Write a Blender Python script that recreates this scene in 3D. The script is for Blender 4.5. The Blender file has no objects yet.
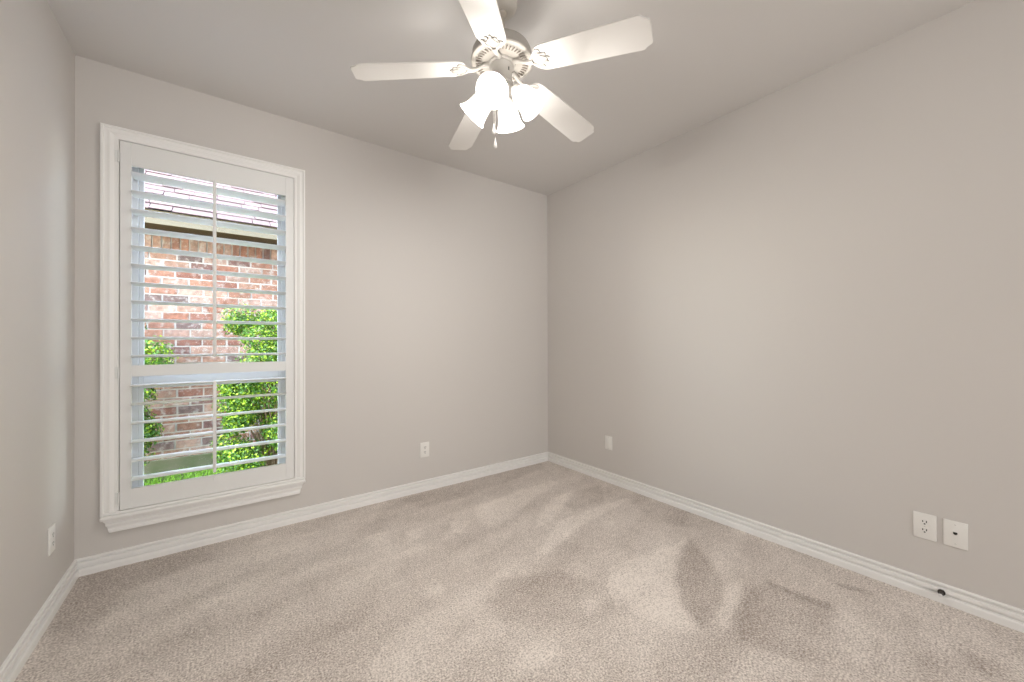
import bpy, bmesh, math, random
from mathutils import Vector, Matrix

S = bpy.context.scene
COL = S.collection
PI = math.pi
cos, sin = math.cos, math.sin

# ------------------------------------------------------------------ camera
XL, XR, YB, YF, H = -0.627, 2.697, 3.006, -0.85, 2.74   # left / right / window / rear walls, ceiling
CAM_Z = 1.218
cam_d = bpy.data.cameras.new('camera')
cam = bpy.data.objects.new('camera', cam_d)
COL.objects.link(cam)
cam_d.sensor_fit = 'HORIZONTAL'
cam_d.sensor_width = 36.0
cam_d.lens = 388.1 * 36.0 / 1024.0
cam_d.clip_start = 0.02
yaw, pitch, roll = -0.63945, 0.003786, -0.003092
fw = Vector((-sin(yaw) * cos(pitch), cos(yaw) * cos(pitch), sin(pitch)))
rt = Vector((cos(yaw), sin(yaw), 0))
up = rt.cross(fw)
r2 = rt * cos(roll) + up * sin(roll)
u2 = -rt * sin(roll) + up * cos(roll)
cam.matrix_world = Matrix(((r2.x, u2.x, -fw.x, 0), (r2.y, u2.y, -fw.y, 0), (r2.z, u2.z, -fw.z, CAM_Z), (0, 0, 0, 1)))
S.camera = cam
S.cycles.sample_clamp_indirect = 2.0

# ------------------------------------------------------------------ view, world, sun, room light
S.view_settings.view_transform = 'Standard'
S.view_settings.look = 'None'
S.view_settings.exposure = 0.93
S.view_settings.gamma = 1.0
S.view_settings.use_curve_mapping = False

W = bpy.data.worlds.new('sky')
S.world = W
W.use_nodes = True
wn = W.node_tree.nodes
bg = wn['Background']
sky = wn.new('ShaderNodeTexSky')
sky.sky_type = 'NISHITA'
sky.sun_disc = False
sky.sun_elevation = math.radians(55)
sky.sun_rotation = math.radians(250)
haze = wn.new('ShaderNodeMix')           # bright hazy sky: the clear blue washed out with white
haze.data_type = 'RGBA'
haze.inputs[0].default_value = 0.72
haze.inputs[7].default_value = (0.50, 0.49, 0.47, 1)
W.node_tree.links.new(sky.outputs[0], haze.inputs[6])
W.node_tree.links.new(haze.outputs[2], bg.inputs[0])
bg.inputs[1].default_value = 5.6

sun_d = bpy.data.lights.new('sun', 'SUN')
sun_d.energy = 4.6
sun_d.angle = math.radians(0.8)
sun_d.color = (1.0, 0.95, 0.86)
sun = bpy.data.objects.new('sun', sun_d)
COL.objects.link(sun)
sun.location = (-3, 6, 8)
sun.rotation_euler = Vector((0.80, -0.17, -1.0)).to_track_quat('-Z', 'Y').to_euler()

LAMP_POWER = 12.0          # each bulb of the ceiling fan
FILL_POWER = 44.0          # added area light in the added room behind the photographer

# ------------------------------------------------------------------ materials
def mat(name, col, rough=0.6, bump=None, spec=0.3, metal=0.0):
    m = bpy.data.materials.new(name)
    m.use_nodes = True
    nt = m.node_tree
    b = nt.nodes['Principled BSDF']
    b.inputs['Base Color'].default_value = (*col, 1)
    b.inputs['Roughness'].default_value = rough
    b.inputs['Specular IOR Level'].default_value = spec
    b.inputs['Metallic'].default_value = metal
    if bump:
        scale, dist, strength = bump
        tc = nt.nodes.new('ShaderNodeTexCoord')
        n = nt.nodes.new('ShaderNodeTexNoise')
        n.inputs['Scale'].default_value = scale
        n.inputs['Detail'].default_value = 3
        bp = nt.nodes.new('ShaderNodeBump')
        bp.inputs['Distance'].default_value = dist
        bp.inputs['Strength'].default_value = strength
        nt.links.new(tc.outputs['Object'], n.inputs['Vector'])
        nt.links.new(n.outputs['Fac'], bp.inputs['Height'])
        nt.links.new(bp.outputs[0], b.inputs['Normal'])
    return m

def tinted(m, attr=None, noise_scale=8.0, a=(0.9,) * 3, b=(1.0,) * 3, lo=0.35, hi=0.65):
    """multiply the base colour by an attribute and/or a soft noise between two tints"""
    nt = m.node_tree
    bs = nt.nodes['Principled BSDF']
    base = tuple(bs.inputs['Base Color'].default_value)
    tc = nt.nodes.new('ShaderNodeTexCoord')
    n = nt.nodes.new('ShaderNodeTexNoise')
    n.inputs['Scale'].default_value = noise_scale
    n.inputs['Detail'].default_value = 4
    r = nt.nodes.new('ShaderNodeValToRGB')
    r.color_ramp.elements[0].position = lo
    r.color_ramp.elements[1].position = hi
    r.color_ramp.elements[0].color = (*a, 1)
    r.color_ramp.elements[1].color = (*b, 1)
    nt.links.new(tc.outputs['Object'], n.inputs['Vector'])
    nt.links.new(n.outputs['Fac'], r.inputs['Fac'])
    mx = nt.nodes.new('ShaderNodeMix')
    mx.data_type = 'RGBA'
    mx.blend_type = 'MULTIPLY'
    mx.inputs[0].default_value = 1.0
    if attr:
        at = nt.nodes.new('ShaderNodeAttribute')
        at.attribute_name = attr
        nt.links.new(at.outputs['Color'], mx.inputs[6])
    else:
        mx.inputs[6].default_value = base
    nt.links.new(r.outputs[0], mx.inputs[7])
    nt.links.new(mx.outputs[2], bs.inputs['Base Color'])
    return m

M = {}
M['wall'] = mat('wall_paint', (0.658, 0.625, 0.592), 0.75, (260, 0.0006, 0.25), 0.15)
M['ceiling'] = mat('ceiling_paint', (0.755, 0.735, 0.715), 0.85, (200, 0.0008, 0.25), 0.1)
M['trim'] = mat('trim_paint', (0.90, 0.885, 0.86), 0.38, None, 0.4)
M['shutter'] = mat('shutter_paint', (0.83, 0.825, 0.805), 0.35, None, 0.4)
M['vinyl'] = mat('vinyl_white', (0.74, 0.75, 0.76), 0.4)
M['plate'] = mat('plate_plastic', (0.86, 0.84, 0.80), 0.3, None, 0.5)
M['slot'] = mat('slot_dark', (0.03, 0.028, 0.025), 0.6)
M['screw'] = mat('screw_metal', (0.62, 0.60, 0.56), 0.35, None, 0.5, 0.6)
M['bronze'] = mat('dark_bronze', (0.06, 0.05, 0.045), 0.4, None, 0.5, 0.7)
M['rubber'] = mat('white_rubber', (0.80, 0.79, 0.77), 0.6)
M['fan'] = mat('fan_enamel', (0.41, 0.385, 0.35), 0.4, None, 0.4)
M['motor'] = mat('motor_enamel', (0.40, 0.37, 0.33), 0.4, None, 0.4)
M['canopy'] = mat('canopy_enamel', (0.62, 0.58, 0.52), 0.4, None, 0.4)
M['blade'] = mat('blade_laminate', (0.80, 0.775, 0.74), 0.5, None, 0.3)
M['vent'] = mat('vent_dark', (0.17, 0.145, 0.12), 0.7)
M['rod_metal'] = mat('brushed_metal', (0.55, 0.50, 0.44), 0.35, None, 0.5, 0.6)
M['tan_paint'] = mat('tan_paint', (0.125, 0.098, 0.06), 0.6)
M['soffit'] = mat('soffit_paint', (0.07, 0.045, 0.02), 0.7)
M['foundation'] = tinted(mat('foundation_concrete', (0.12, 0.11, 0.07), 0.9), None, 6, (0.6, 0.75, 0.5), (1, 1, 1))
M['mortar'] = mat('mortar', (0.38, 0.34, 0.30), 0.9, (60, 0.003, 0.5))
M['brick'] = tinted(mat('brick_clay', (0.5, 0.3, 0.25), 0.85, (45, 0.006, 0.6)), 'tone', 26, (0.62, 0.58, 0.55), (1.15, 1.1, 1.08), 0.3, 0.7)
def mortar_wash(m):
    nt = m.node_tree
    b = nt.nodes['Principled BSDF']
    src = b.inputs['Base Color'].links[0].from_socket
    tc = nt.nodes.new('ShaderNodeTexCoord')
    n = nt.nodes.new('ShaderNodeTexNoise')
    n.inputs['Scale'].default_value = 17
    n.inputs['Detail'].default_value = 6
    n.inputs['Roughness'].default_value = 0.7
    rp = nt.nodes.new('ShaderNodeValToRGB')
    rp.color_ramp.elements[0].position = 0.52
    rp.color_ramp.elements[0].color = (0, 0, 0, 1)
    rp.color_ramp.elements[1].position = 0.66
    rp.color_ramp.elements[1].color = (0.75, 0.75, 0.75, 1)
    mx = nt.nodes.new('ShaderNodeMix')
    mx.data_type = 'RGBA'
    nt.links.new(tc.outputs['Object'], n.inputs['Vector'])
    nt.links.new(n.outputs['Fac'], rp.inputs['Fac'])
    nt.links.new(rp.outputs[0], mx.inputs[0])
    nt.links.new(src, mx.inputs[6])
    mx.inputs[7].default_value = (.34, .30, .265, 1)
    nt.links.new(mx.outputs[2], b.inputs['Base Color'])
mortar_wash(M['brick'])
M['shingle'] = tinted(mat('roof_shingle', (0.5, 0.4, 0.38), 0.9), 'tone', 30, (0.8, 0.8, 0.8), (1.1, 1.1, 1.1))
M['leaf'] = tinted(mat('leaf_green', (0.2, 0.4, 0.06), 0.5, None, 0.4), 'tone', 5, (0.85, 0.9, 0.8), (1.1, 1.1, 1.0))
M['stem'] = mat('twig_bark', (0.20, 0.13, 0.08), 0.8)
M['grass'] = tinted(mat('grass_blade', (0.15, 0.4, 0.05), 0.6), 'tone', 3, (0.8, 0.9, 0.7), (1.1, 1.1, 1.0))
M['soil'] = tinted(mat('lawn_soil', (0.085, 0.12, 0.04), 0.95), None, 10, (0.6, 0.7, 0.5), (1.1, 1.1, 1.0))
M['outer'] = mat('outer_siding', (0.45, 0.33, 0.28), 0.85)

def leaf_translucency(m, amt=0.35):
    nt = m.node_tree
    b = nt.nodes['Principled BSDF']
    out = nt.nodes['Material Output']
    src = b.inputs['Base Color'].links[0].from_socket
    t = nt.nodes.new('ShaderNodeBsdfTranslucent')
    nt.links.new(src, t.inputs['Color'])
    mx = nt.nodes.new('ShaderNodeMixShader')
    mx.inputs[0].default_value = amt
    nt.links.new(b.outputs[0], mx.inputs[1])
    nt.links.new(t.outputs[0], mx.inputs[2])
    nt.links.new(mx.outputs[0], out.inputs['Surface'])
leaf_translucency(M['leaf'])

def glass_mat():
    m = bpy.data.materials.new('window_glass')
    m.use_nodes = True
    nt = m.node_tree
    nt.nodes.remove(nt.nodes['Principled BSDF'])
    out = nt.nodes['Material Output']
    tr = nt.nodes.new('ShaderNodeBsdfTransparent')
    tr.inputs[0].default_value = (0.95, 0.97, 0.96, 1)
    gl = nt.nodes.new('ShaderNodeBsdfGlossy')
    gl.inputs['Roughness'].default_value = 0.02
    fr = nt.nodes.new('ShaderNodeFresnel')
    fr.inputs[0].default_value = 1.08
    mx = nt.nodes.new('ShaderNodeMixShader')
    nt.links.new(fr.outputs[0], mx.inputs[0])
    nt.links.new(tr.outputs[0], mx.inputs[1])
    nt.links.new(gl.outputs[0], mx.inputs[2])
    nt.links.new(mx.outputs[0], out.inputs['Surface'])
    return m
M['glass'] = glass_mat()

def glow_mat(name, col, strength, base=(0.9, 0.88, 0.85)):
    m = mat(name, base, 0.4)
    b = m.node_tree.nodes['Principled BSDF']
    b.inputs['Emission Color'].default_value = (*col, 1)
    b.inputs['Emission Strength'].default_value = strength
    return m
M['shade'] = glow_mat('frosted_glass_lit', (1.0, 0.955, 0.90), 1.9, (.35, .34, .33))
M['bulb'] = glow_mat('bulb_lit', (1.0, 0.95, 0.88), 3.0)
for m_ in (M['shade'], M['bulb']):
    m_.cycles.emission_sampling = 'NONE'      # the bulbs' own lamps carry the light
def see_through(m, amt):
    nt = m.node_tree
    b = nt.nodes['Principled BSDF']
    t = nt.nodes.new('ShaderNodeBsdfTransparent')
    mx = nt.nodes.new('ShaderNodeMixShader')
    mx.inputs[0].default_value = amt
    nt.links.new(b.outputs[0], mx.inputs[1])
    nt.links.new(t.outputs[0], mx.inputs[2])
    nt.links.new(mx.outputs[0], nt.nodes['Material Output'].inputs['Surface'])
see_through(M['shade'], 0.27)
see_through(M['bulb'], 0.95)

def carpet_mat():
    m = mat('carpet_pile', (0.4, 0.34, 0.3), 0.95, None, 0.05)
    nt = m.node_tree
    L = nt.links.new
    b = nt.nodes['Principled BSDF']
    b.inputs['Sheen Weight'].default_value = 0.15
    b.inputs['Sheen Roughness'].default_value = 0.6
    tc = nt.nodes.new('ShaderNodeTexCoord')
    at = nt.nodes.new('ShaderNodeAttribute')
    at.attribute_name = 'pile'
    fine = nt.nodes.new('ShaderNodeTexNoise')
    fine.inputs['Scale'].default_value = 135
    fine.inputs['Detail'].default_value = 3
    fine.inputs['Roughness'].default_value = 0.65
    mid = nt.nodes.new('ShaderNodeTexNoise')
    mid.inputs['Scale'].default_value = 34
    mid.inputs['Detail'].default_value = 5
    mid.inputs['Roughness'].default_value = 0.7
    for n in (fine, mid):
        L(tc.outputs['Object'], n.inputs['Vector'])
    def math_(op, a, c):
        n = nt.nodes.new('ShaderNodeMath')
        n.operation = op
        for i, v in enumerate((a, c)):
            if isinstance(v, (int, float)):
                n.inputs[i].default_value = v
            else:
                L(v, n.inputs[i])
        return n.outputs[0]
    v = math_('ADD', math_('MULTIPLY', math_('SUBTRACT', fine.outputs['Fac'], 0.5), 3.2),
              math_('MULTIPLY', math_('SUBTRACT', mid.outputs['Fac'], 0.5), 0.6))
    v = math_('ADD', v, at.outputs['Fac'])
    ramp = nt.nodes.new('ShaderNodeValToRGB')
    ramp.color_ramp.elements[0].position = 0.0
    ramp.color_ramp.elements[0].color = (0.33, 0.272, 0.232, 1)
    ramp.color_ramp.elements[1].position = 1.0
    ramp.color_ramp.elements[1].color = (0.90, 0.82, 0.75, 1)
    L(v, ramp.inputs['Fac'])
    L(ramp.outputs[0], b.inputs['Base Color'])
    bp = nt.nodes.new('ShaderNodeBump')
    bp.inputs['Distance'].default_value = 0.006
    bp.inputs['Strength'].default_value = 0.6
    L(fine.outputs['Fac'], bp.inputs['Height'])
    L(bp.outputs[0], b.inputs['Normal'])
    return m
M['carpet'] = carpet_mat()

# ------------------------------------------------------------------ helpers
def box(bm, x0, x1, y0, y1, z0, z1, mtx=None):
    vs = [bm.verts.new((x, y, z)) for x in (x0, x1) for y in (y0, y1) for z in (z0, z1)]
    idx = ((0, 1, 3, 2), (4, 6, 7, 5), (0, 4, 5, 1), (2, 3, 7, 6), (0, 2, 6, 4), (1, 5, 7, 3))
    fs = [bm.faces.new([vs[i] for i in f]) for f in idx]
    if mtx is not None:
        bmesh.ops.transform(bm, matrix=mtx, verts=vs)
    return vs, fs

def rbox(bm, x0, x1, y0, y1, z0, z1, r=0.003, seg=2, mtx=None):
    t = bmesh.new()
    box(t, x0, x1, y0, y1, z0, z1)
    bmesh.ops.bevel(t, geom=list(t.edges), offset=r, segments=seg, affect='EDGES', profile=0.5)
    if mtx is not None:
        bmesh.ops.transform(t, matrix=mtx, verts=t.verts)
    me = bpy.data.meshes.new('tmp')
    t.to_mesh(me)
    t.free()
    bm.from_mesh(me)
    bpy.data.meshes.remove(me)

def lathe(bm, prof, n=40, mtx=None, close=False):
    """revolve (radius, z) pairs about z"""
    rings, made = [], []
    for r, z in prof:
        if r < 1e-6:
            v = bm.verts.new((0, 0, z)); made.append(v)
            rings.append([v])
        else:
            ring = [bm.verts.new((r * cos(2 * PI * k / n), r * sin(2 * PI * k / n), z)) for k in range(n)]
            made += ring
            rings.append(ring)
    pairs = list(zip(rings, rings[1:]))
    if close:
        pairs.append((rings[-1], rings[0]))
    for a, b in pairs:
        for k in range(n):
            k2 = (k + 1) % n
            if len(a) == 1 and len(b) == 1:
                continue
            if len(a) == 1:
                bm.faces.new((a[0], b[k2], b[k]))
            elif len(b) == 1:
                bm.faces.new((a[k], a[k2], b[0]))
            else:
                bm.faces.new((a[k], a[k2], b[k2], b[k]))
    if mtx is not None:
        bmesh.ops.transform(bm, matrix=mtx, verts=made)

def tube(bm, pts, r, n=12, cap=True):
    """round bar through pts; r a number or one per point"""
    pts = [Vector(p) for p in pts]
    rs = r if isinstance(r, (list, tuple)) else [r] * len(pts)
    rings = []
    side = None
    for i, p in enumerate(pts):
        d = (pts[min(i + 1, len(pts) - 1)] - pts[max(i - 1, 0)]).normalized()
        if side is None:
            side = d.cross(Vector((0, 0, 1)))
            if side.length < 1e-3:
                side = Vector((1, 0, 0))
        side = (side - d * side.dot(d)).normalized()
        o = d.cross(side)
        rings.append([bm.verts.new(p + (side * cos(2 * PI * k / n) + o * sin(2 * PI * k / n)) * rs[i]) for k in range(n)])
    for a, b in zip(rings, rings[1:]):
        for k in range(n):
            bm.faces.new((a[k], a[(k + 1) % n], b[(k + 1) % n], b[k]))
    if cap:
        bm.faces.new(rings[0][::-1])
        bm.faces.new(rings[-1])

def prism(bm, outline, z0, z1, mtx=None):
    a = [bm.verts.new((x, y, z0)) for x, y in outline]
    b = [bm.verts.new((x, y, z1)) for x, y in outline]
    n = len(outline)
    bm.faces.new(a[::-1])
    bm.faces.new(b)
    for k in range(n):
        bm.faces.new((a[k], a[(k + 1) % n], b[(k + 1) % n], b[k]))
    if mtx is not None:
        bmesh.ops.transform(bm, matrix=mtx, verts=a + b)

def obj(name, bm, m, parent=None, smooth=False, loc=None, tones=None):
    bmesh.ops.recalc_face_normals(bm, faces=bm.faces)
    me = bpy.data.meshes.new(name)
    bm.to_mesh(me)
    bm.free()
    ms = m if isinstance(m, (list, tuple)) else [m]
    for x in ms:
        me.materials.append(x)
    if smooth:
        for p in me.polygons:
            p.use_smooth = True
        me.set_sharp_from_angle(angle=math.radians(35))
    o = bpy.data.objects.new(name, me)
    COL.objects.link(o)
    if parent:
        o.parent = parent
    if loc:
        o.location = loc
    return o

def tag(o, label=None, cat=None, group=None, kind=None):
    if label: o['label'] = label
    if cat: o['category'] = cat
    if group: o['group'] = group
    if kind: o['kind'] = kind
    return o

def thing(name, loc=(0, 0, 0), rotz=0, **k):
    o = bpy.data.objects.new(name, None)
    o.empty_display_size = 0.1
    COL.objects.link(o)
    o.location = loc
    o.rotation_euler = (0, 0, rotz)
    return tag(o, **k)

def dup(root, loc, rotz):
    r = root.copy(); COL.objects.link(r); r.location = loc; r.rotation_euler = (0, 0, rotz)
    for ch in list(root.children):
        c = ch.copy(); COL.objects.link(c); c.parent = r
        for g in ch.children:
            d = g.copy(); COL.objects.link(d); d.parent = c
    return r

# ------------------------------------------------------------------ room shell
T = 0.14
HX0, HX1, HZ0, HZ1 = -0.425, 0.352, 0.315, 2.30        # window opening in the back wall
bm = bmesh.new()
for x0, x1, z0, z1 in ((XL - T, HX0, -0.25, H + .12), (HX1, XR + T, -0.25, H + .12), (HX0, HX1, -0.25, HZ0), (HX0, HX1, HZ1, H + .12)):
    box(bm, x0, x1, YB, YB + T, z0, z1)
tag(obj('wall_back', bm, M['wall']), kind='structure')
bm = bmesh.new(); box(bm, XL - T, XL, YF - T, YB, -0.25, H + .12)
tag(obj('wall_left', bm, M['wall']), kind='structure')
bm = bmesh.new(); box(bm, XR, XR + T, YF - T, YB, -0.25, H + .12)
tag(obj('wall_right', bm, M['wall']), kind='structure')
DX0, DX1, DZ = -0.35, 2.45, 2.62                       # wide opening added in the unseen rear wall to let the fill light in
bm = bmesh.new()
box(bm, XL, DX0, YF - T, YF, -0.25, H + .12)
box(bm, DX1, XR, YF - T, YF, -0.25, H + .12)
box(bm, DX0, DX1, YF - T, YF, DZ, H + .12)
tag(obj('wall_front', bm, M['wall']), kind='structure')
bm = bmesh.new(); box(bm, XL, XR, YF, YB, H, H + .12)
tag(obj('ceiling', bm, M['ceiling']), kind='structure')

# unseen room added beyond the opening to carry the fill light
HY = YF - T - 2.2
QX0, QX1, QZ0, QZ1 = -0.7, 2.8, 1.05, 2.60
bm = bmesh.new()
for x0, x1, z0, z1 in ((-1.3, QX0, -.1, H), (QX1, 3.4, -.1, H), (QX0, QX1, -.1, QZ0), (QX0, QX1, QZ1, H)):
    box(bm, x0, x1, HY - .12, HY, z0, z1)
box(bm, -1.4, -1.3, HY, YF - T, -0.1, H)
box(bm, 3.4, 3.5, HY, YF - T, -0.1, H)
box(bm, -1.3, XL - T, YF - T - .1, YF - T, -.1, H)
box(bm, XR + T, 3.4, YF - T - .1, YF - T, -.1, H)
tag(obj('wall_added_room', bm, M['wall']), kind='structure')
bm = bmesh.new(); box(bm, -1.4, 3.5, HY - .12, YF - T, H - .001, H + .1)
tag(obj('ceiling_added_room', bm, M['ceiling']), kind='structure')
bm = bmesh.new(); box(bm, -1.4, 3.5, HY - .12, YF - T, -0.1, 0)
box(bm, DX0, DX1, YF - T, YF, -0.1, 0)
tag(obj('floor_added_room', bm, mat('added_room_floor', (0.55, 0.47, 0.40), 0.6)), kind='structure')
ww = thing('added_window', ((QX0 + QX1) / 2, HY, QZ0), kind='structure')  # unseen window, added as a setting for the fill light
bm = bmesh.new()
wq, hq = (QX1 - QX0) / 2, QZ1 - QZ0
for k in range(5):
    x = -wq + (2 * wq) * k / 4
    box(bm, max(-wq, x - .03), min(wq, x + .03), -.09, -.03, 0, hq)
for z in (0, hq - .05):
    box(bm, -wq, wq, -.088, -.032, z, z + .05)
obj('added_window_frame', bm, M['vinyl'], ww)
ld = bpy.data.lights.new('added_fill_light', 'AREA')  # added lamp that brightens the room from behind the camera
ld.shape = 'RECTANGLE'; ld.size = QX1 - QX0; ld.size_y = hq
ld.energy = FILL_POWER; ld.color = (.975, .98, .985)
lo = bpy.data.objects.new('added_fill_light', ld); COL.objects.link(lo)
lo.location = ((QX0 + QX1) / 2, HY + .02, (QZ0 + QZ1) / 2)
lo.rotation_euler = (PI / 2, 0, 0)
bm = bmesh.new(); box(bm, -wq, wq, -.028, -.022, .0, hq)
obj('sky_blocker', bm, M['vinyl'], ww)  # opaque sheet added behind the fill light to shut out the sky
# unseen eave added above the window to keep sun off the louvers
bm = bmesh.new(); box(bm, -3.5, 4.5, YB + T, YB + T + .12, H, H + .12)
tag(obj('added_sun_eave', bm, M['tan_paint']), kind='structure')

pd = bpy.data.lights.new('window_portal', 'AREA')      # where the sky's light comes in
pd.shape = 'RECTANGLE'; pd.size = HX1 - HX0; pd.size_y = HZ1 - HZ0
pd.cycles.is_portal = True
po = bpy.data.objects.new('window_portal', pd); COL.objects.link(po)
po.location = ((HX0 + HX1) / 2, YB + T + .01, (HZ0 + HZ1) / 2)
po.rotation_euler = (-PI / 2, 0, 0)

# carpet: a fine grid with brushed pile tracks
random.seed(5)
def smooth01(t):
    t = max(0.0, min(1.0, t)); return t * t * (3 - 2 * t)
import mathutils.noise as mn
# brushed patches of the pile: (lighter / darker, edge softness in m, outline on the floor in m)
PATCHES = [
    (-0.17,0.035,[(2.33,1.28),(2.09,1.21),(1.85,1.1),(1.72,0.99),(1.64,0.86),(1.78,0.86),(1.97,0.91),(2.14,1.05)]),
    (0.15,0.05,[(2.33,1.28),(2.1,1.23),(1.84,1.11),(1.71,1.0),(1.62,0.86),(1.55,0.88),(1.51,0.99),(1.5,1.13),(1.56,1.27),(1.71,1.38),(1.9,1.34)]),
    (0.1,0.02,[(1.71,1.37),(1.56,1.27),(1.46,1.13),(1.44,1.14),(1.53,1.28),(1.67,1.37)]),
    (-0.13,0.04,[(2.05,0.85),(2.2,0.8),(2.25,0.68),(2.25,0.55),(2.07,0.54),(1.9,0.54),(1.83,0.49),(1.77,0.54),(1.72,0.62),(1.67,0.72),(1.85,0.81)]),
    (0.13,0.03,[(2.01,0.93),(2.13,0.9),(1.95,0.84),(1.73,0.78),(1.68,0.81),(1.83,0.86)]),
    (-0.2,0.015,[(2.47,0.62),(2.5,0.57),(2.52,0.48),(2.49,0.48),(2.45,0.56)]),
    (-0.16,0.015,[(2.21,0.84),(2.24,0.7),(2.21,0.7),(2.18,0.81)]),
    (-0.12,0.02,[(2.23,0.7),(2.26,0.55),(2.2,0.55),(2.18,0.66)]),
    (-0.12,0.04,[(2.18,0.28),(2.25,0.21),(2.13,0.21),(2.09,0.27)]),
    (-0.14,0.05,[(2.34,0.19),(2.36,0.08),(2.29,0.04),(2.22,0.1),(2.24,0.16)]),
    (-0.1,0.03,[(2.12,0.4),(2.13,0.37),(1.93,0.33),(1.92,0.36)]),
    (-0.1,0.03,[(2.46,0.37),(2.46,0.3),(2.32,0.3),(2.36,0.35)]),
    (0.12,0.04,[(1.54,2.48),(2.32,2.56),(2.35,2.47),(1.9,2.33),(1.73,2.23),(1.49,2.14),(1.39,2.15),(1.42,2.31)]),
    (0.12,0.03,[(2.02,2.24),(2.28,2.25),(1.94,2.04),(1.73,1.96),(1.64,1.96)]),
    (0.14,0.03,[(1.85,1.94),(2.52,1.91),(2.52,1.86),(1.91,1.81),(1.62,1.71),(1.42,1.66),(1.47,1.73)]),
    (0.13,0.03,[(1.23,2.36),(1.35,2.32),(1.25,2.19),(1.16,2.22)]),
    (0.11,0.03,[(0.94,2.42),(1.05,2.42),(1.01,2.28),(0.9,2.28)]),
    (0.11,0.03,[(0.72,2.52),(0.83,2.5),(0.81,2.32),(0.7,2.36)]),
    (0.12,0.03,[(0.8,1.81),(0.88,1.79),(0.83,1.7),(0.77,1.74)]),
    (0.12,0.04,[(1.34,1.29),(1.45,1.25),(1.37,1.17),(1.3,1.22)]),
    (0.12,0.08,[(0.94,1.25),(1.09,1.18),(1.08,1.08),(0.98,1.09),(0.9,1.17)]),
    (-0.11,0.05,[(1.14,1.64),(1.43,1.51),(1.56,1.27),(1.45,1.14),(1.23,1.17),(1.07,1.25),(0.97,1.4),(1.01,1.54)]),
    (-0.14,0.08,[(-0.61,3.0),(-0.11,3.01),(0.18,2.89),(0.15,2.77),(-0.19,2.75),(-0.4,2.65),(-0.47,2.35),(-0.55,2.28),(-0.6,2.67)]),
    (-0.09,0.05,[(1.37,2.99),(2.59,3.01),(2.5,2.83),(1.58,2.69),(1.16,2.71),(1.1,2.94)]),
    (-0.1,0.04,[(2.33,2.26),(2.58,2.21),(2.36,1.98),(2.02,1.97),(2.05,2.1)]),
    (0.08,0.06,[(-0.09,2.32),(0.48,2.36),(0.97,2.27),(0.98,2.14),(0.44,2.15),(-0.01,2.11)]),
    (0.09,0.08,[(0.38,1.53),(0.76,1.65),(1.33,1.72),(1.29,1.58),(0.77,1.48),(0.51,1.37)]),
    (0.08,0.06,[(-0.11,2.97),(0.56,2.74),(0.97,3.03),(1.0,2.89),(0.56,2.5),(0.03,2.64)]),
    (-0.08,0.05,[(2.95,2.08),(2.98,1.64),(2.78,1.25),(2.48,1.3),(2.34,1.57),(2.52,1.86)]),
    (0.07,0.05,[(2.24,0.53),(2.21,0.33),(1.98,0.32),(1.92,0.43),(1.99,0.5)])]
def seg_dist(px, py, ax, ay, bx, by):
    dx, dy = bx - ax, by - ay
    t = max(0, min(1, ((px - ax) * dx + (py - ay) * dy) / (dx * dx + dy * dy + 1e-12)))
    return math.hypot(px - ax - t * dx, py - ay - t * dy)
def inside(px, py, pl):
    c = False
    for (ax, ay), (bx, by) in zip(pl, pl[1:] + pl[:1]):
        if (ay > py) != (by > py) and px < (bx - ax) * (py - ay) / (by - ay) + ax:
            c = not c
    return c
PB = [(d, s_, pl, min(p[0] for p in pl) - .14, max(p[0] for p in pl) + .14, min(p[1] for p in pl) - .14, max(p[1] for p in pl) + .14) for d, s_, pl in PATCHES]
def pile(x, y):
    w = mn.noise_vector(Vector((x * 1.1, y * 1.1, 3.0)))
    u = x * cos(.2) + y * sin(.2) + .10 * w.x
    v_ = -x * sin(.2) + y * cos(.2) + .10 * w.y
    n1 = mn.noise(Vector((u * .9, v_ * 5.5, 1.0)))          # long strokes that run across the room
    n2 = mn.noise(Vector((u * 2.2 + 7, v_ * 9, 5.0)))
    n3 = mn.noise(Vector((x * 7, y * 7, 9.0)))
    n4 = mn.noise(Vector((x * 19, y * 19, 2.0)))
    v = 0.54 + .17 * n1 + .11 * n2 + .09 * n3 + .08 * n4
    w2 = mn.noise_vector(Vector((x * 9, y * 9, 1.0)))
    qx, qy = x + .018 * w2.x, y + .018 * w2.y
    for d, so, pl, x0, x1, y0, y1 in PB:
        if x0 < qx < x1 and y0 < qy < y1:
            e = min(seg_dist(qx, qy, *p, *q) for p, q in zip(pl, pl[1:] + pl[:1]))
            if not inside(qx, qy, pl): e = -e
            v += 1.6 * d * smooth01(.5 + e / (1.3 * so))
    return v
NX, NY = 236, 274
me = bpy.data.meshes.new('floor')
vs, cs, fs = [], [], []
for j in range(NY + 1):
    for i in range(NX + 1):
        x = XL + (XR - XL) * i / NX; y = YF + (YB - YF) * j / NY
        p = pile(x, y)
        edge = 1.0 if 0 < i < NX and 0 < j < NY else 0.0
        vs.append((x, y, 0.0 + edge * (0.0012 * (p - .5) * 4 + 0.0015 * mn.noise(Vector((x * 25, y * 25, 0))))))
        cs += [p, p, p, 1]
for j in range(NY):
    for i in range(NX):
        k = j * (NX + 1) + i
        fs.append((k, k + 1, k + NX + 2, k + NX + 1))
me.from_pydata(vs, [], fs)
at = me.color_attributes.new('pile', 'FLOAT_COLOR', 'POINT')
at.data.foreach_set('color', cs)
for p in me.polygons: p.use_smooth = True
me.materials.append(M['carpet'])
floor = bpy.data.objects.new('floor', me)
COL.objects.link(floor)
tag(floor, 'beige cut pile carpet with brushed vacuum marks over the whole room', kind='structure')

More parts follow.
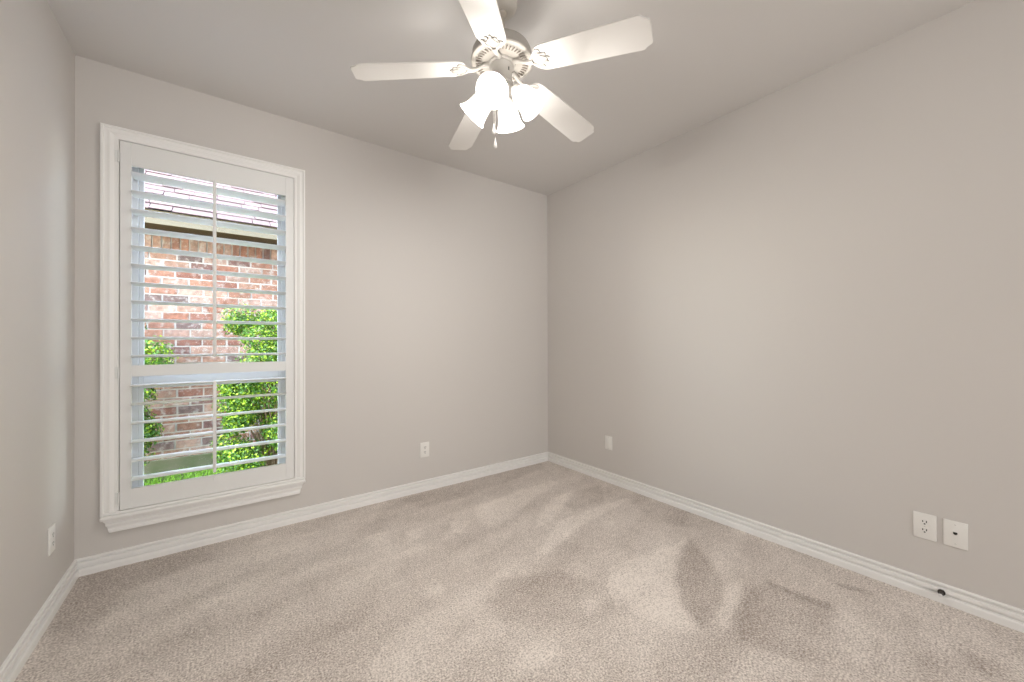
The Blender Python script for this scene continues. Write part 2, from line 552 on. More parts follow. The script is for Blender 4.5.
# baseboards: moulded profile (out, height)
BP = [(0, -0.004), (.0210, -0.004), (.0210, .027), (.0200, .032), (.0170, .0350), (.0060, .036), (.0050, .039), (.0050, .0445), (.0125, .046), (.0150, .049),
      (.0150, .064), (.0135, .0670), (.0040, .0680), (.0035, .0750), (.0115, .0760), (.0130, .079), (.0125, .0850), (.009, .088), (0, .088)]
def baseboard(name, p0, p1, inward, m0=1, m1=1):
    """profile swept p0 -> p1 along a wall, mitred where m0 / m1 = 1"""
    p0, p1, nrm = Vector(p0), Vector(p1), Vector(inward)
    d = (p1 - p0).normalized()
    bm = bmesh.new()
    A, B = [], []
    for o, z in BP:
        a = p0 + nrm * o + d * o * m0
        b = p1 + nrm * o - d * o * m1
        A.append(bm.verts.new((a.x, a.y, z))); B.append(bm.verts.new((b.x, b.y, z)))
    n = len(BP)
    for k in range(n):
        bm.faces.new((A[k], A[(k + 1) % n], B[(k + 1) % n], B[k]))
    bm.faces.new(A[::-1]); bm.faces.new(B)
    return tag(obj(name, bm, M['trim']), kind='structure')
baseboard('baseboard_back', (XL, YB), (XR, YB), (0, -1))
baseboard('baseboard_left', (XL, YB), (XL, YF), (1, 0))
baseboard('baseboard_right', (XR, YB), (XR, YF), (-1, 0))
baseboard('baseboard_front', (XL, YF), (DX0, YF), (0, 1), 1, 0)
baseboard('baseboard_front_right', (DX1, YF), (XR, YF), (0, 1), 0, 1)

# ------------------------------------------------------------------ window: casing, stool, apron, vinyl sash, glass
win = thing('window_1', ((HX0 + HX1) / 2, YB, HZ0), kind='structure',
            label='tall white cased window with a moulded stool and apron')
OX, OZ = (HX0 + HX1) / 2, HZ0
def wobj(name, bm, m, smooth=False):
    bmesh.ops.translate(bm, verts=bm.verts, vec=(-OX, -YB, -OZ))
    return obj(name, bm, m, win, smooth)
CX0, CX1, CZ0, CZ1 = -0.530, 0.451, 0.290, 2.405     # outer edge of casing
PX0, PX1, PZ0, PZ1 = -0.459, 0.386, 0.305, 2.338     # inner edge of casing = around the shutter panel
# profile across the casing: (distance in from the outer edge 0..1, out of wall)
CP = [(0, 0), (0, .024), (.10, .026), (.16, .026), (.22, .020), (.34, .020), (.50, .0225), (.66, .019), (.74, .0165), (.92, .0165), (.96, .0185), (1, .0185), (1, 0)]
bm = bmesh.new()
def cring(t, o):
    x0 = CX0 + (PX0 - CX0) * t; x1 = CX1 + (PX1 - CX1) * t; z1 = CZ1 + (PZ1 - CZ1) * t
    return [bm.verts.new(p) for p in ((x0, YB - o, CZ0), (x0, YB - o, z1), (x1, YB - o, z1), (x1, YB - o, CZ0))]
rings = [cring(t, o) for t, o in CP]
for a, b in zip(rings, rings[1:]):
    for k in range(3):
        bm.faces.new((a[k], a[k + 1], b[k + 1], b[k]))
bm.faces.new([r[0] for r in rings]); bm.faces.new([r[3] for r in rings][::-1])
wobj('casing', bm, M['trim'])
# stool
bm = bmesh.new()
rbox(bm, CX0 + .002, CX1 - .002, YB - .050, YB + .0, .270, .291, .006, 3)
rbox(bm, CX0 + .012, CX1 - .012, YB - .030, YB + .0, .291, .3045, .004, 2)
wobj('stool', bm, M['trim'], True)
# apron with mitred returns
AP = [(.036, .270), (.036, .262), (.024, .259), (.0215, .252), (.0225, .245), (.030, .241), (.030, .234), (.019, .230), (.0175, .222), (.019, .216), (.024, .213), (.0245, .199), (.021, .195), (0, .195)]
bm = bmesh.new()
A, B, C_ = [], [], []
for o, z in AP:
    e = (.270 - z) * .32
    A.append((bm.verts.new((CX0 + .012 + e, YB, z)), bm.verts.new((CX0 + .012 + e, YB - o, z)),
              bm.verts.new((CX1 - .012 - e, YB - o, z)), bm.verts.new((CX1 - .012 - e, YB, z))))
for a, b in zip(A, A[1:]):
    for k in range(3):
        try: bm.faces.new((a[k], a[k + 1], b[k + 1], b[k]))
        except ValueError: pass
bm.faces.new(A[0])
bmesh.ops.remove_doubles(bm, verts=bm.verts, dist=1e-5)
wobj('apron', bm, M['trim'])
# jamb lining, vinyl frame, sashes
bm = bmesh.new()
V0, V1 = YB + .075, YB + .130
for x0, x1, z0, z1 in ((HX0, HX0 + .030, HZ0, HZ1), (HX1 - .030, HX1, HZ0, HZ1), (HX0 + .03, HX1 - .03, HZ0, HZ0 + .03), (HX0 + .03, HX1 - .03, HZ1 - .03, HZ1)):
    box(bm, x0, x1, V0, V1, z0, z1)
wobj('vinyl_frame', bm, M['vinyl'])
MZ0, MZ1 = 0.958, 1.030
for nm, z0, z1, yo in (('upper_sash', MZ0, HZ1 - .03, .022), ('lower_sash', HZ0 + .03, MZ1, .0)):
    bm = bmesh.new()
    x0, x1, y0, y1, w = HX0 + .03, HX1 - .03, V0 + .004 + yo, V0 + .026 + yo, .022
    wb = .03 if nm == 'lower_sash' else w
    rbox(bm, x0, x0 + w, y0, y1, z0, z1, .002, 1)
    rbox(bm, x1 - w, x1, y0, y1, z0, z1, .002, 1)
    rbox(bm, x0 + w, x1 - w, y0, y1, z0, z0 + (w if nm == 'lower_sash' else MZ1 - MZ0), .002, 1)
    rbox(bm, x0 + w, x1 - w, y0, y1, z1 - (MZ1 - MZ0 if nm == 'lower_sash' else w), z1, .002, 1)
    s = wobj(nm, bm, M['vinyl'])
    bm = bmesh.new()
    box(bm, x0 + w - .004, x1 - w + .004, (y0 + y1) / 2 - .002, (y0 + y1) / 2 + .002, z0 + w - .004, z1 - w + .004)
    bmesh.ops.translate(bm, verts=bm.verts, vec=(-OX, -YB, -OZ))
    obj('pane', bm, M['glass'], s)

# ------------------------------------------------------------------ plantation shutter
SY = YB - .020                          # front face of panel
sh = thing('plantation_shutter', ((PX0 + PX1) / 2, SY, PZ0), label='white plantation shutter with open horizontal louvers inside the window casing', cat='window shutter')
SX, SZ = (PX0 + PX1) / 2, PZ0
def sobj(name, bm, m=None, parent=None, smooth=False):
    bmesh.ops.translate(bm, verts=bm.verts, vec=(-SX, -SY, -SZ))
    return obj(name, bm, m or M['shutter'], parent or sh, smooth)
G = .0032
LX0, LX1 = -.409, .335
RZT, RZM1, RZM0, RZB = 2.207, 1.097, 1.035, .414
Y0, Y1 = SY, SY + .0190
fx0, fx1, fz0, fz1 = PX0 + G, PX1 - G, PZ0 + .002, PZ1 - G
for x0, x1 in ((fx0, LX0), (LX1, fx1)):
    bm = bmesh.new(); rbox(bm, x0, x1, Y0, Y1, fz0, fz1, .0015, 1)
    sobj('stile', bm)
for nm, z0, z1 in (('top_rail', RZT, fz1), ('divider_rail', RZM0, RZM1), ('bottom_rail', fz0, RZB)):
    bm = bmesh.new(); box(bm, LX0, LX1, Y0 + .0012, Y1 - .001, z0, z1)
    sobj(nm, bm)
LW, LT, LC = .114, .0150, SY + .013
def louver_mesh():
    bm = bmesh.new()
    n = 20
    A, B = [], []
    for k in range(n):
        a = 2 * PI * k / n
        y = LW / 2 * cos(a); z = LT / 2 * sin(a) * (0.55 + 0.45 * abs(sin(a)))
        A.append(bm.verts.new((-(LX1 - LX0) / 2 + .0015, y, z))); B.append(bm.verts.new(((LX1 - LX0) / 2 - .0015, y, z)))
    for k in range(n):
        bm.faces.new((A[k], A[(k + 1) % n], B[(k + 1) % n], B[k]))
    bm.faces.new(A[::-1]); bm.faces.new(B)
    return bm
NU, NL = 11, 6
zs = [RZT - (RZT - RZM1) / NU * (i + .5) for i in range(NU)] + [RZM0 - (RZM0 - RZB) / NL * (i + .5) for i in range(NL)]
lv0 = None
for i, z in enumerate(zs):
    if lv0 is None:
        lv = lv0 = obj('louver', louver_mesh(), M['shutter'], sh, True)
    else:
        lv = lv0.copy(); COL.objects.link(lv); lv.parent = sh
    lv.location = ((LX0 + LX1) / 2 - SX, LC - SY, z - SZ)
    lv.rotation_euler = (math.radians(-4 if i < NU else -3), 0, 0)
for z0, z1 in ((zs[NU - 1] - .01, zs[0] + .035), (zs[-1] - .02, zs[NU] + .01)):
    bm = bmesh.new()
    rbox(bm, -.0505, -.0335, LC - LW / 2 - .014, LC - LW / 2 - .002, z0, z1, .003, 2)
    sobj('tilt_rod', bm, smooth=True)
for z in (2.245, 1.06, .375):
    bm = bmesh.new()
    hx = PX0 - .001
    tube(bm, [(hx, SY - .003, z - .032), (hx, SY - .003, z + .032)], .0042, 12)
    for k in (-.011, .011):
        tube(bm, [(hx, SY - .003, z + k - .0008), (hx, SY - .003, z + k + .0008)], .0046, 12)
    box(bm, hx - .014, hx, SY - .0005, SY + .001, z - .032, z + .032)
    sobj('hinge', bm, M['shutter'], smooth=True)
for z in (RZB - .035,):      # little magnet catch bump on the bottom rail
    bm = bmesh.new()
    rbox(bm, -.049, -.041, SY - .004, SY + .002, RZB - .030, RZB - .012, .0015, 1)
    sobj('rod_stop', bm)

# ------------------------------------------------------------------ wall plates
def plate_base(w, h, name):
    bm = bmesh.new()
    rbox(bm, -w / 2, w / 2, -.006, 0, -h / 2, h / 2, .0026, 3)
    return bm
def screw(parent, z):
    bm = bmesh.new()
    tube(bm, [(0, -.0058, z), (0, -.0075, z)], .0032, 14)
    s = obj('screw', bm, M['plate'], parent, True)
    bm = bmesh.new(); box(bm, -.0025, .0025, -.0078, -.0072, z - .0004, z + .0004)
    obj('slot', bm, M['slot'], s)
def duplex(loc, rotz, label, vis=True):
    t = thing('wall_outlet', loc, rotz, label=label, cat='outlet', group=None)
    obj('cover_plate', plate_base(.078, .122, 'p'), M['plate'], t, True)
    for dz in (.0195, -.0195):
        bm = bmesh.new()
        out = []
        for k in range(32):
            a = 2 * PI * k / 32
            x = .0172 * cos(a); z = max(-.0142, min(.0142, .0172 * sin(a)))
            out.append((x, z))
        mt = Matrix.Translation((0, 0, dz)) @ Matrix.Rotation(PI / 2, 4, 'X')
        prism(bm, out, .0050, .0080, mt)
        s = obj('socket', bm, M['plate'], t)
        bm = bmesh.new()
        for x, h in ((-.0063, .0080), (.0063, .0095)):
            box(bm, x - .0017, x + .0017, -.0083, -.0078, dz + .0035 - h / 2, dz + .0035 + h / 2)
        tube(bm, [(0, -.0078, dz - .0075), (0, -.0083, dz - .0075)], .0032, 12)
        obj('slots', bm, M['slot'], s)
    screw(t, 0)
    return t
duplex((1.333, YB, .336), 0, 'white duplex outlet on the window wall, right of the window')
duplex((XR, .316, .333), -PI / 2, 'white duplex outlet on the right wall beside the jack plate')
duplex((XL, 2.657, .334), PI / 2, 'white duplex outlet low on the left wall near the corner')
# blank plate on the right wall near the far corner
t = thing('wall_plate', (XR, 2.216, .341), -PI / 2, label='plain white blank cover plate on the right wall near the far corner', cat='wall plate')
obj('cover_plate', plate_base(.078, .118, 'p'), M['plate'], t, True)
bm = bmesh.new(); rbox(bm, -.0165, .0165, -.0085, -.0055, -.033, .033, .0015, 2)
obj('insert', bm, M['plate'], t, True)
screw(t, .047); screw(t, -.047)
# coax / phone jack
t = thing('wall_jack', (XR, .219, .332), -PI / 2, label='white wall plate with one black jack hole on the right wall', cat='wall plate')
obj('cover_plate', plate_base(.076, .120, 'p'), M['plate'], t, True)
bm = bmesh.new(); rbox(bm, -.010, .010, -.0078, -.0055, -.006, .014, .001, 2)
j = obj('jack', bm, M['plate'], t, True)
bm = bmesh.new(); box(bm, -.0066, .0066, -.0083, -.0077, .001, .0100); box(bm, -.0034, .0034, -.0083, -.0077, -.0018, .001)
obj('port', bm, M['slot'], j)
screw(t, .043); screw(t, -.043)

# door stop screwed into the right baseboard
t = thing('door_stop', (XR - .0150, .262, .050), -PI / 2, label='small dark bronze door stop with a white tip on the right baseboard', cat='door stop')
bm = bmesh.new()
lathe(bm, [(0, 0), (.0125, 0), (.0130, .002), (.0125, .007), (.0095, .011), (.0075, .013), (.0070, .018), (.0070, .034), (0, .034)], 24, Matrix.Rotation(PI / 2, 4, 'X'))
obj('stem', bm, M['bronze'], t, True)
bm = bmesh.new()
lathe(bm, [(0, .034), (.0060, .034), (.0066, .036), (.0066, .044), (.0055, .047), (0, .048)], 24, Matrix.Rotation(PI / 2, 4, 'X'))
tag(obj('rubber_tip', bm, M['rubber'], t, True), 'white rubber tip')

# ------------------------------------------------------------------ ceiling fan
FX, FY = 1.003, 1.418
fan = thing('ceiling_fan', (FX, FY, H), label='white five-blade ceiling fan with four lit frosted bell shades', cat='ceiling fan')
def fz(z): return z - H
# canopy
bm = bmesh.new()
lathe(bm, [(0, 0), (.068, 0), (.070, -.004), (.070, -.010), (.0665, -.014), (.0665, -.018), (.061, -.030), (.047, -.040), (.032, -.045), (.025, -.046), (.025, -.040), (0, -.040)], 48)
obj('canopy', bm, M['canopy'], fan, True)
bm = bmesh.new()
lathe(bm, [(0, -.036), (.020, -.038), (.0245, -.046), (.023, -.056), (.016, -.063), (.0125, -.066), (.0125, fz(2.560)), (0, fz(2.560))], 32)
obj('downrod', bm, M['rod_metal'], fan, True)
# motor housing
ZB = 2.471
mp = [(0, fz(ZB + .094)), (.022, fz(ZB + .094)), (.030, fz(ZB + .090)), (.034, fz(ZB + .080)), (.075, fz(ZB + .078)), (.105, fz(ZB + .071)),
      (.124, fz(ZB + .058)), (.132, fz(ZB + .042)), (.132, fz(ZB + .014)), (.137, fz(ZB + .011)), (.139, fz(ZB + .005)), (.136, fz(ZB)),
      (.128, fz(ZB - .003)), (.122, fz(ZB - .002)), (.121, fz(ZB)), (.069, fz(ZB - .009)), (.064, fz(ZB - .007)), (0, fz(ZB - .006))]
bm = bmesh.new(); lathe(bm, mp, 72)
motor = obj('motor_housing', bm, M['motor'], fan, True)
bm = bmesh.new()
for k in range(44):
    a = 2 * PI * k / 44
    m4 = Matrix.Rotation(a, 4, 'Z') @ Matrix.Translation((.096, 0, fz(ZB - .0047))) @ Matrix.Rotation(math.radians(9.8), 4, 'Y')
    box(bm, -.0215, .0215, -.0022, .0022, -.0010, .0012, m4)
tag(obj('vent_slots', bm, M['vent'], motor), 'dark radial slots')
# flywheel / switch housing
bm = bmesh.new()
lathe(bm, [(0, fz(ZB - .004)), (.061, fz(ZB - .004)), (.063, fz(ZB - .008)), (.061, fz(ZB - .014)), (.052, fz(ZB - .016)), (0, fz(ZB - .016))], 48)
obj('flywheel', bm, M['fan'], fan, True)
bm = bmesh.new()
lathe(bm, [(0, fz(ZB - .014)), (.050, fz(ZB - .014)), (.052, fz(ZB - .020)), (.050, fz(ZB - .026)), (.046, fz(ZB - .034)), (.0455, fz(ZB - .085)), (.049, fz(ZB - .090)),
           (.049, fz(ZB - .098)), (.044, fz(ZB - .104)), (0, fz(ZB - .104))], 48)
sw = obj('switch_housing', bm, M['fan'], fan, True)
bm = bmesh.new(); box(bm, .0440, .0475, -.002, .002, fz(ZB - .055), fz(ZB - .040), Matrix.Rotation(math.radians(-85), 4, 'Z'))
obj('reverse_switch', bm, M['slot'], sw)
bm = bmesh.new()
lathe(bm, [(0, fz(ZB - .102)), (.040, fz(ZB - .103)), (.046, fz(ZB - .112)), (.044, fz(ZB - .128)), (.034, fz(ZB - .142)), (.018, fz(ZB - .150)), (.009, fz(ZB - .153)), (.008, fz(ZB - .162)), (0, fz(ZB - .166))], 48)
obj('light_fitter', bm, M['fan'], fan, True)

# blades: a cone of half-slope, each on its own iron
ZA, SL = 2.452, -.127
R0, R1 = .162, .645
def blade_outline():
    top = [(.0, .014), (.004, .032), (.012, .046), (.026, .056), (.05, .0625), (.10, .0645)]
    L = R1 - R0
    w = .0735
    top += [(L * .5, .0690), (L - .055, w - .001), (L - .046, w)]
    # ogee shoulder at the tip
    top += [(L - .036, w - .001), (L - .030, w - .004), (L - .024, w - .011), (L - .016, w - .016), (L - .006, w - .020), (L - .001, w - .026), (L, w - .036), (L, .0)]
    bot = [(x, -y) for x, y in reversed(top[:-1])]
    return top + bot
for k in range(5):
    a = 2.634 - k * 2 * PI / 5
    pitchm = Matrix.Rotation(math.radians(-11), 4, 'X')
    slope = math.atan(-SL)
    base = Matrix.Rotation(a, 4, 'Z') @ Matrix.Translation((0, 0, fz(ZA))) @ Matrix.Rotation(slope, 4, 'Y')
    mt = base @ Matrix.Translation((R0, 0, 0)) @ pitchm
    bm = bmesh.new()
    prism(bm, blade_outline(), -.003, .003, mt)
    bl = obj('blade', bm, M['blade'], fan)
    bv = bl.modifiers.new('edge', 'BEVEL'); bv.width = .0015; bv.segments = 2; bv.limit_method = 'ANGLE'
    bm = bmesh.new()
    # scrolled end plate
    pts = [(-.030, .010), (-.018, .013), (-.004, .026), (.010, .042), (.022, .0485), (.034, .047), (.040, .040), (.037, .032), (.044, .026), (.056, .026), (.060, .018), (.054, .010), (.066, .006), (.072, 0)]
    pts = pts + [(x, -y) for x, y in reversed(pts[:-1])]
    prism(bm, pts, -.0075, -.0030, mt)
    # raised scroll ribs
    for sgn in (1, -1):
        P = [(-.020, .004 * sgn), (0, .012 * sgn), (.014, .026 * sgn), (.026, .034 * sgn), (.036, .030 * sgn), (.034, .020 * sgn), (.046, .014 * sgn), (.060, .004 * sgn)]
        q = [mt @ Vector((x, y, -.0082)) for x, y in P]
        tube(bm, q, .0022, 8)
    # neck arm to the flywheel
    A_ = Matrix.Rotation(a, 4, 'Z')
    p0 = A_ @ Vector((.060, 0, fz(ZB - .012)))
    p1 = A_ @ Vector((.085, 0, fz(ZB - .018)))
    p3 = mt @ Vector((-.030, 0, -.006)); p4 = mt @ Vector((-.004, 0, -.0062))
    p2 = (p1 + p3) / 2 + Vector((0, 0, -.003))
    tube(bm, [p0, p1, p2, p3, p4], [.012, .0085, .0080, .0100, .0105], 14)
    obj('blade_iron', bm, M['fan'], bl, True)

# light kit: four arms, sockets, bell shades, bulbs
AX = math.atan2(-fw.y, -fw.x)            # direction from the fan back to the room's doorway side
TILT = math.radians(46)                  # axis below the horizontal
for k in range(4):
    a = AX - math.radians(15) - k * PI / 2
    ax = Vector((cos(a) * cos(TILT), sin(a) * cos(TILT), -sin(TILT)))
    neck = Vector((cos(a) * .066, sin(a) * .066, fz(2.336)))
    mt = Matrix.Translation(neck) @ Vector((0, 0, 1)).rotation_difference(ax).to_matrix().to_4x4()
    bm = bmesh.new()
    s0 = Vector((cos(a) * .030, sin(a) * .030, fz(ZB - .118)))
    tube(bm, [s0, s0.lerp(neck, .5) + Vector((0, 0, .004)), neck - ax * .014], [.012, .0105, .011], 12)
    lathe(bm, [(0, -.018), (.016, -.018), (.024, -.010), (.030, .000), (.031, .008), (.029, .012), (0, .012)], 28, mt)
    for q in range(3):
        b = 2 * PI * q / 3
        tube(bm, [mt @ Vector((.029 * cos(b), .029 * sin(b), .005)), mt @ Vector((.037 * cos(b), .037 * sin(b), .005))], .0022, 8)
    arm = obj('light_arm', bm, M['fan'], fan, True)
    bm = bmesh.new()
    outer = [(.026, .004), (.031, .012), (.040, .022), (.0455, .036), (.048, .054), (.0505, .072), (.0555, .090), (.0625, .104), (.0685, .112)]
    inner = [(r - .0028, z + (.0006 if z > .1 else -.001)) for r, z in outer][::-1]
    lathe(bm, outer + [(.0690, .1135), (.0675, .1138)] + inner, 40, mt, close=True)
    shd = obj('lamp_shade', bm, M['shade'], fan, True)
    bm = bmesh.new()
    lathe(bm, [(0, .012), (.012, .012), (.013, .026), (.018, .036), (.027, .050), (.030, .064), (.027, .078), (.017, .090), (0, .095)], 24, mt)
    obj('bulb', bm, M['bulb'], shd, True)
    ld = bpy.data.lights.new('bulb_light', 'POINT')
    ld.energy = LAMP_POWER
    ld.shadow_soft_size = .030
    ld.color = (1.0, 0.97, 0.925)
    lo = bpy.data.objects.new('bulb_light', ld)
    COL.objects.link(lo)
    lo.parent = fan
    lo.location = mt @ Vector((0, 0, .068))

# pull chains
camr = Vector((rt.x, rt.y, 0)); camf = Vector((fw.x, fw.y, 0)).normalized()
for dx, dy, z0, z1 in ((-.036, -.020, 2.34, 2.184), (-.030, -.012, 2.34, 2.127)):
    p = camr * dx + camf * dy
    bm = bmesh.new()
    n = int((z0 - z1) / .0032)
    tube(bm, [(p.x, p.y, fz(z0)), (p.x, p.y, fz(z1))], .0007, 6)
    for i in range(0, n):
        z = fz(z0) - .0032 * (i + .5)
        m4 = Matrix.Translation((p.x, p.y, z))
        bmesh.ops.create_icosphere(bm, subdivisions=1, radius=.0013, matrix=m4)
    ch = obj('pull_chain', bm, M['fan'], fan)
    bm = bmesh.new()
    lathe(bm, [(0, .004), (.0022, .003), (.0026, -.006), (.0045, -.016), (.0072, -.030), (.0078, -.037), (.0062, -.042), (.0035, -.045), (0, -.0455)], 20, Matrix.Translation((p.x, p.y, fz(z1))))
    obj('pull_knob', bm, M['blade'], ch, True)

# ------------------------------------------------------------------ outside: neighbour's brick wall, eave, roof
NB = 5.30
random.seed(11)
nh = thing('neighbour_house', (0, NB, 0), label='neighbouring brick house with a tan eave and pale shingle roof behind the window', cat='house')
def toned(name, boxes, m, parent):
    """boxes: (x0,x1,y0,y1,z0,z1,(r,g,b)) as one mesh with a per-face tone attribute"""
    vs, fs, cs = [], [], []
    for x0, x1, y0, y1, z0, z1, c in boxes:
        b = len(vs)
        vs += [(x, y, z) for x in (x0, x1) for y in (y0, y1) for z in (z0, z1)]
        for f in ((0, 1, 3, 2), (4, 6, 7, 5), (0, 4, 5, 1), (2, 3, 7, 6), (0, 2, 6, 4), (1, 5, 7, 3)):
            fs.append([b + i for i in f]); cs.append(c)
    me = bpy.data.meshes.new(name); me.from_pydata(vs, [], fs)
    a = me.color_attributes.new('tone', 'FLOAT_COLOR', 'CORNER')
    flat = []
    for c in cs:
        flat += [c[0], c[1], c[2], 1] * 4
    a.data.foreach_set('color', flat)
    me.materials.append(m)
    o = bpy.data.objects.new(name, me); COL.objects.link(o); o.parent = parent
    return o
BRICKS = [  # fired clay tones
 (.46, .22, .15), (.50, .27, .19), (.40, .19, .14), (.55, .33, .24), (.30, .17, .15), (.56, .36, .28), (.60, .40, .33), (.27, .19, .18), (.44, .24, .17), (.60, .42, .35), (.48, .25, .18)]
def bcol():
    c = random.choice(BRICKS); k = random.uniform(.85, 1.12)
    return tuple(v * k * f for v, f in zip(c, (.43, .395, .36)))
bx = []
NX0, NX1 = -2.6, 3.4
course, bl_, jt = .0885, .212, .014
ZBASE, ZSOL = .045, 2.150
row = 0; z = ZBASE
while z < ZSOL - .01:
    x = NX0 - random.random() * .02 - (row % 2) * bl_ / 2
    z1 = min(z + course - jt, ZSOL - jt)
    while x < NX1:
        o = random.uniform(-.004, .004)
        bx.append((x, x + bl_ - jt + random.uniform(-.006, .002), -.008 + o, .04, z, z1, bcol()))
        x += bl_
    z += course; row += 1
x = NX0
while x < NX1:
    o = random.uniform(-.004, .004)
    bx.append((x, x + .0725 - .012, -.010 + o, .04, ZSOL + .002, ZSOL + .190, bcol()))
    x += .0725
toned('brick_courses', bx, M['brick'], nh)
bm = bmesh.new(); box(bm, NX0, NX1, 0, .2, -.2, 2.40)
obj('mortar_wall', bm, M['mortar'], nh)
bm = bmesh.new(); rbox(bm, NX0, NX1, -.03, .05, -.2, .040, .006, 1)
obj('foundation', bm, M['foundation'], nh)
EY = -.36                                # eave edge
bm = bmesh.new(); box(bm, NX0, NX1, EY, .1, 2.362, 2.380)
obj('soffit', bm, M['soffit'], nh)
bm = bmesh.new()
rbox(bm, NX0, NX1, EY - .02, EY, 2.345, 2.425, .002, 1)
rbox(bm, NX0, NX1, EY - .035, EY, 2.425, 2.470, .003, 1)
obj('fascia', bm, M['tan_paint'], nh)
bm = bmesh.new(); rbox(bm, NX0, NX1, -.03, 0, 2.342, 2.362, .002, 1)
obj('frieze_board', bm, M['tan_paint'], nh)
# roof of overlapping shingle courses, rising away
rs = []
ang = math.radians(34)
roof = []
vs, fs, cs = [], [], []
for i in range(26):
    s0, s1 = i * .145 - .01, (i + 1) * .145 + .03
    x = NX0 - .3 - random.random() * .3
    while x < NX1 + .3:
        w = random.choice((.16, .2, .25, .3, .34))
        lift = .010 + random.choice((0, .006))
        kk = random.uniform(.78, 1.08)
        c = (.105 * kk, .066 * kk, .060 * kk)
        q = len(vs)
        for s, h in ((s0, lift), (s1, .002)):
            y = EY - .05 + s * cos(ang); zz = 2.472 + s * sin(ang)
            for xx in (x, x + w - .006):
                for t_ in (0.0, 1.0):
                    hh = h if t_ else h - .008
                    vs.append((xx, y - hh * sin(ang), zz + hh * cos(ang)))
        # order: s0:x0b,x0t,x1b,x1t, s1: same
        for f in ((q, q + 1, q + 3, q + 2), (q + 4, q + 6, q + 7, q + 5), (q + 1, q + 5, q + 7, q + 3), (q, q + 2, q + 6, q + 4), (q, q + 4, q + 5, q + 1), (q + 2, q + 3, q + 7, q + 6)):
            fs.append(f); cs.append(c)
        x += w
me = bpy.data.meshes.new('roof'); me.from_pydata(vs, [], fs)
a_ = me.color_attributes.new('tone', 'FLOAT_COLOR', 'CORNER')
flat = []
for c in cs: flat += [c[0], c[1], c[2], 1] * 4
a_.data.foreach_set('color', flat)
me.materials.append(M['shingle'])
ro = bpy.data.objects.new('roof_shingles', me); COL.objects.link(ro); ro.parent = nh
bm = bmesh.new()
L_ = 26 * .145
v = [bm.verts.new(p) for p in ((NX0 - .3, EY - .03, 2.452), (NX1 + .3, EY - .03, 2.452), (NX1 + .3, EY - .03 + L_ * cos(ang), 2.452 + L_ * sin(ang)), (NX0 - .3, EY - .03 + L_ * cos(ang), 2.452 + L_ * sin(ang)))]
bm.faces.new(v)
obj('roof_deck', bm, M['slot'], nh)

# lawn strip between the houses
GZ = -.10
bm = bmesh.new(); box(bm, -3.5, 4.5, YB + T, NB + 1.5, GZ - .15, GZ)
tag(obj('lawn_ground', bm, M['soil']), kind='structure', label='green lawn strip between the two houses')
random.seed(3)
vs, fs, cs = [], [], []
for i in range(15000):
    x = random.uniform(-1.6, 1.3); y = random.uniform(YB + T + .5, NB - .06)
    if math.hypot((x - .43) / .12, (y - 4.62) / .12) < 1 or math.hypot((x + .80) / .12, (y - 4.75) / .12) < 1: continue
    h = random.uniform(.02, .055); a = random.random() * PI
    dx, dy = cos(a) * .0035, sin(a) * .0035
    lx, ly = random.uniform(-.02, .02), random.uniform(-.02, .02)
    b = len(vs)
    vs += [(x - dx, y - dy, GZ - .002), (x + dx, y + dy, GZ - .002), (x + lx, y + ly, GZ + h)]
    fs.append((b, b + 1, b + 2))
    k = random.uniform(.75, 1.2)
    cs.append((.20 * k, .35 * k, .03 * k))
me = bpy.data.meshes.new('grass'); me.from_pydata(vs, [], fs)
a_ = me.color_attributes.new('tone', 'FLOAT_COLOR', 'CORNER')
flat = []
for c in cs: flat += [c[0], c[1], c[2], 1] * 3
a_.data.foreach_set('color', flat)
me.materials.append(M['grass'])
gr = bpy.data.objects.new('grass', me); COL.objects.link(gr)
tag(gr, 'short bright green grass in front of the brick house', 'grass', kind='stuff')

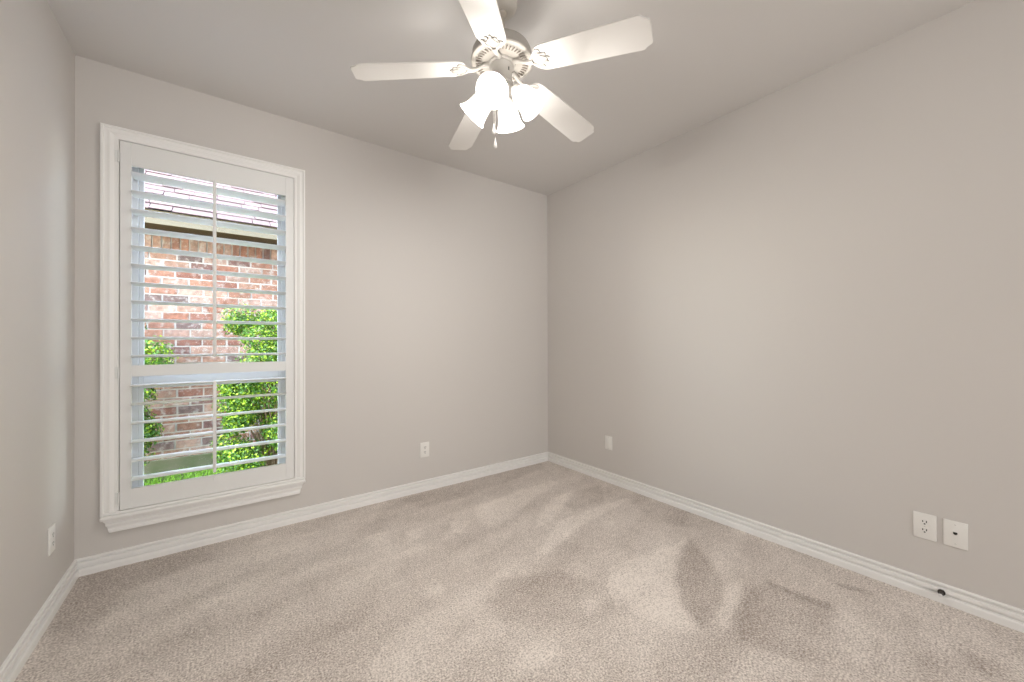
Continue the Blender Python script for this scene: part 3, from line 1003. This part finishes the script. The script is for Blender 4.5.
def bush(loc, rx, ry, h, n, seed, label, yellow=.35, clumps=26, tap=.12):
    random.seed(seed)
    root = thing('garden_bush', loc, label=label, cat='bush')
    cl = []
    for i in range(clumps):
        a = random.random() * 2 * PI; t = random.random()
        zc = .10 * h + .80 * h * t
        rr = (1 - tap * t) * math.sqrt(random.random()) * .8
        cl.append((rx * rr * cos(a), ry * rr * sin(a), zc, random.uniform(.11, .20)))
    vs, fs, cs = [], [], []
    for i in range(n):
        cx, cy, cz, cr = random.choice(cl)
        d = Vector((random.gauss(0, 1), random.gauss(0, 1), random.gauss(0, 1))).normalized() * cr * random.uniform(.55, 1.08)
        p = Vector((cx, cy, cz)) + d
        if p.z < .02: p.z = random.uniform(.02, .1)
        out = d.normalized() + Vector((0, 0, .35)) + Vector((random.gauss(0, .45), random.gauss(0, .45), random.gauss(0, .45)))
        out.normalize()
        s = Vector((random.gauss(0, 1), random.gauss(0, 1), random.gauss(0, 1))).cross(out).normalized()
        t = out.cross(s)
        L = random.uniform(.018, .037); w = L * random.uniform(.26, .36)
        b = len(vs)
        vs += [tuple(p), tuple(p + s * L * .5 + t * w + out * .004), tuple(p + s * L), tuple(p + s * L * .5 - t * w + out * .004)]
        fs.append((b, b + 1, b + 2, b + 3))
        k = random.uniform(.75, 1.2)
        if random.random() < yellow: c = (.26 * k, .37 * k, .02 * k)
        else: c = (.05 * k, .13 * k, .010 * k)
        cs.append(c)
    me = bpy.data.meshes.new('foliage'); me.from_pydata(vs, [], fs)
    a_ = me.color_attributes.new('tone', 'FLOAT_COLOR', 'CORNER')
    flat = []
    for c in cs: flat += [c[0], c[1], c[2], 1] * 4
    a_.data.foreach_set('color', flat)
    me.materials.append(M['leaf'])
    o = bpy.data.objects.new('foliage', me); COL.objects.link(o); o.parent = root
    bm = bmesh.new()
    for cx, cy, cz, cr in cl:
        q = Vector((cx, cy, cz))
        mid = Vector((cx * .45, cy * .45, cz * .5)) + Vector((random.uniform(-.03, .03), random.uniform(-.03, .03), 0))
        tube(bm, [(cx * .08, cy * .08, -.01), mid, q], [.010, .006, .003], 6)
    obj('stems', bm, M['stem'], root, True)
    return root
bush((.43, 4.62, GZ), .50, .36, 1.74, 38000, 21, 'tall leafy green bush seen through the right half of the window', .32, 56)
bush((-.80, 4.75, GZ), .27, .28, 1.72, 19000, 8, 'leafy bush at the left edge of the window view', .28, 30, -.55)
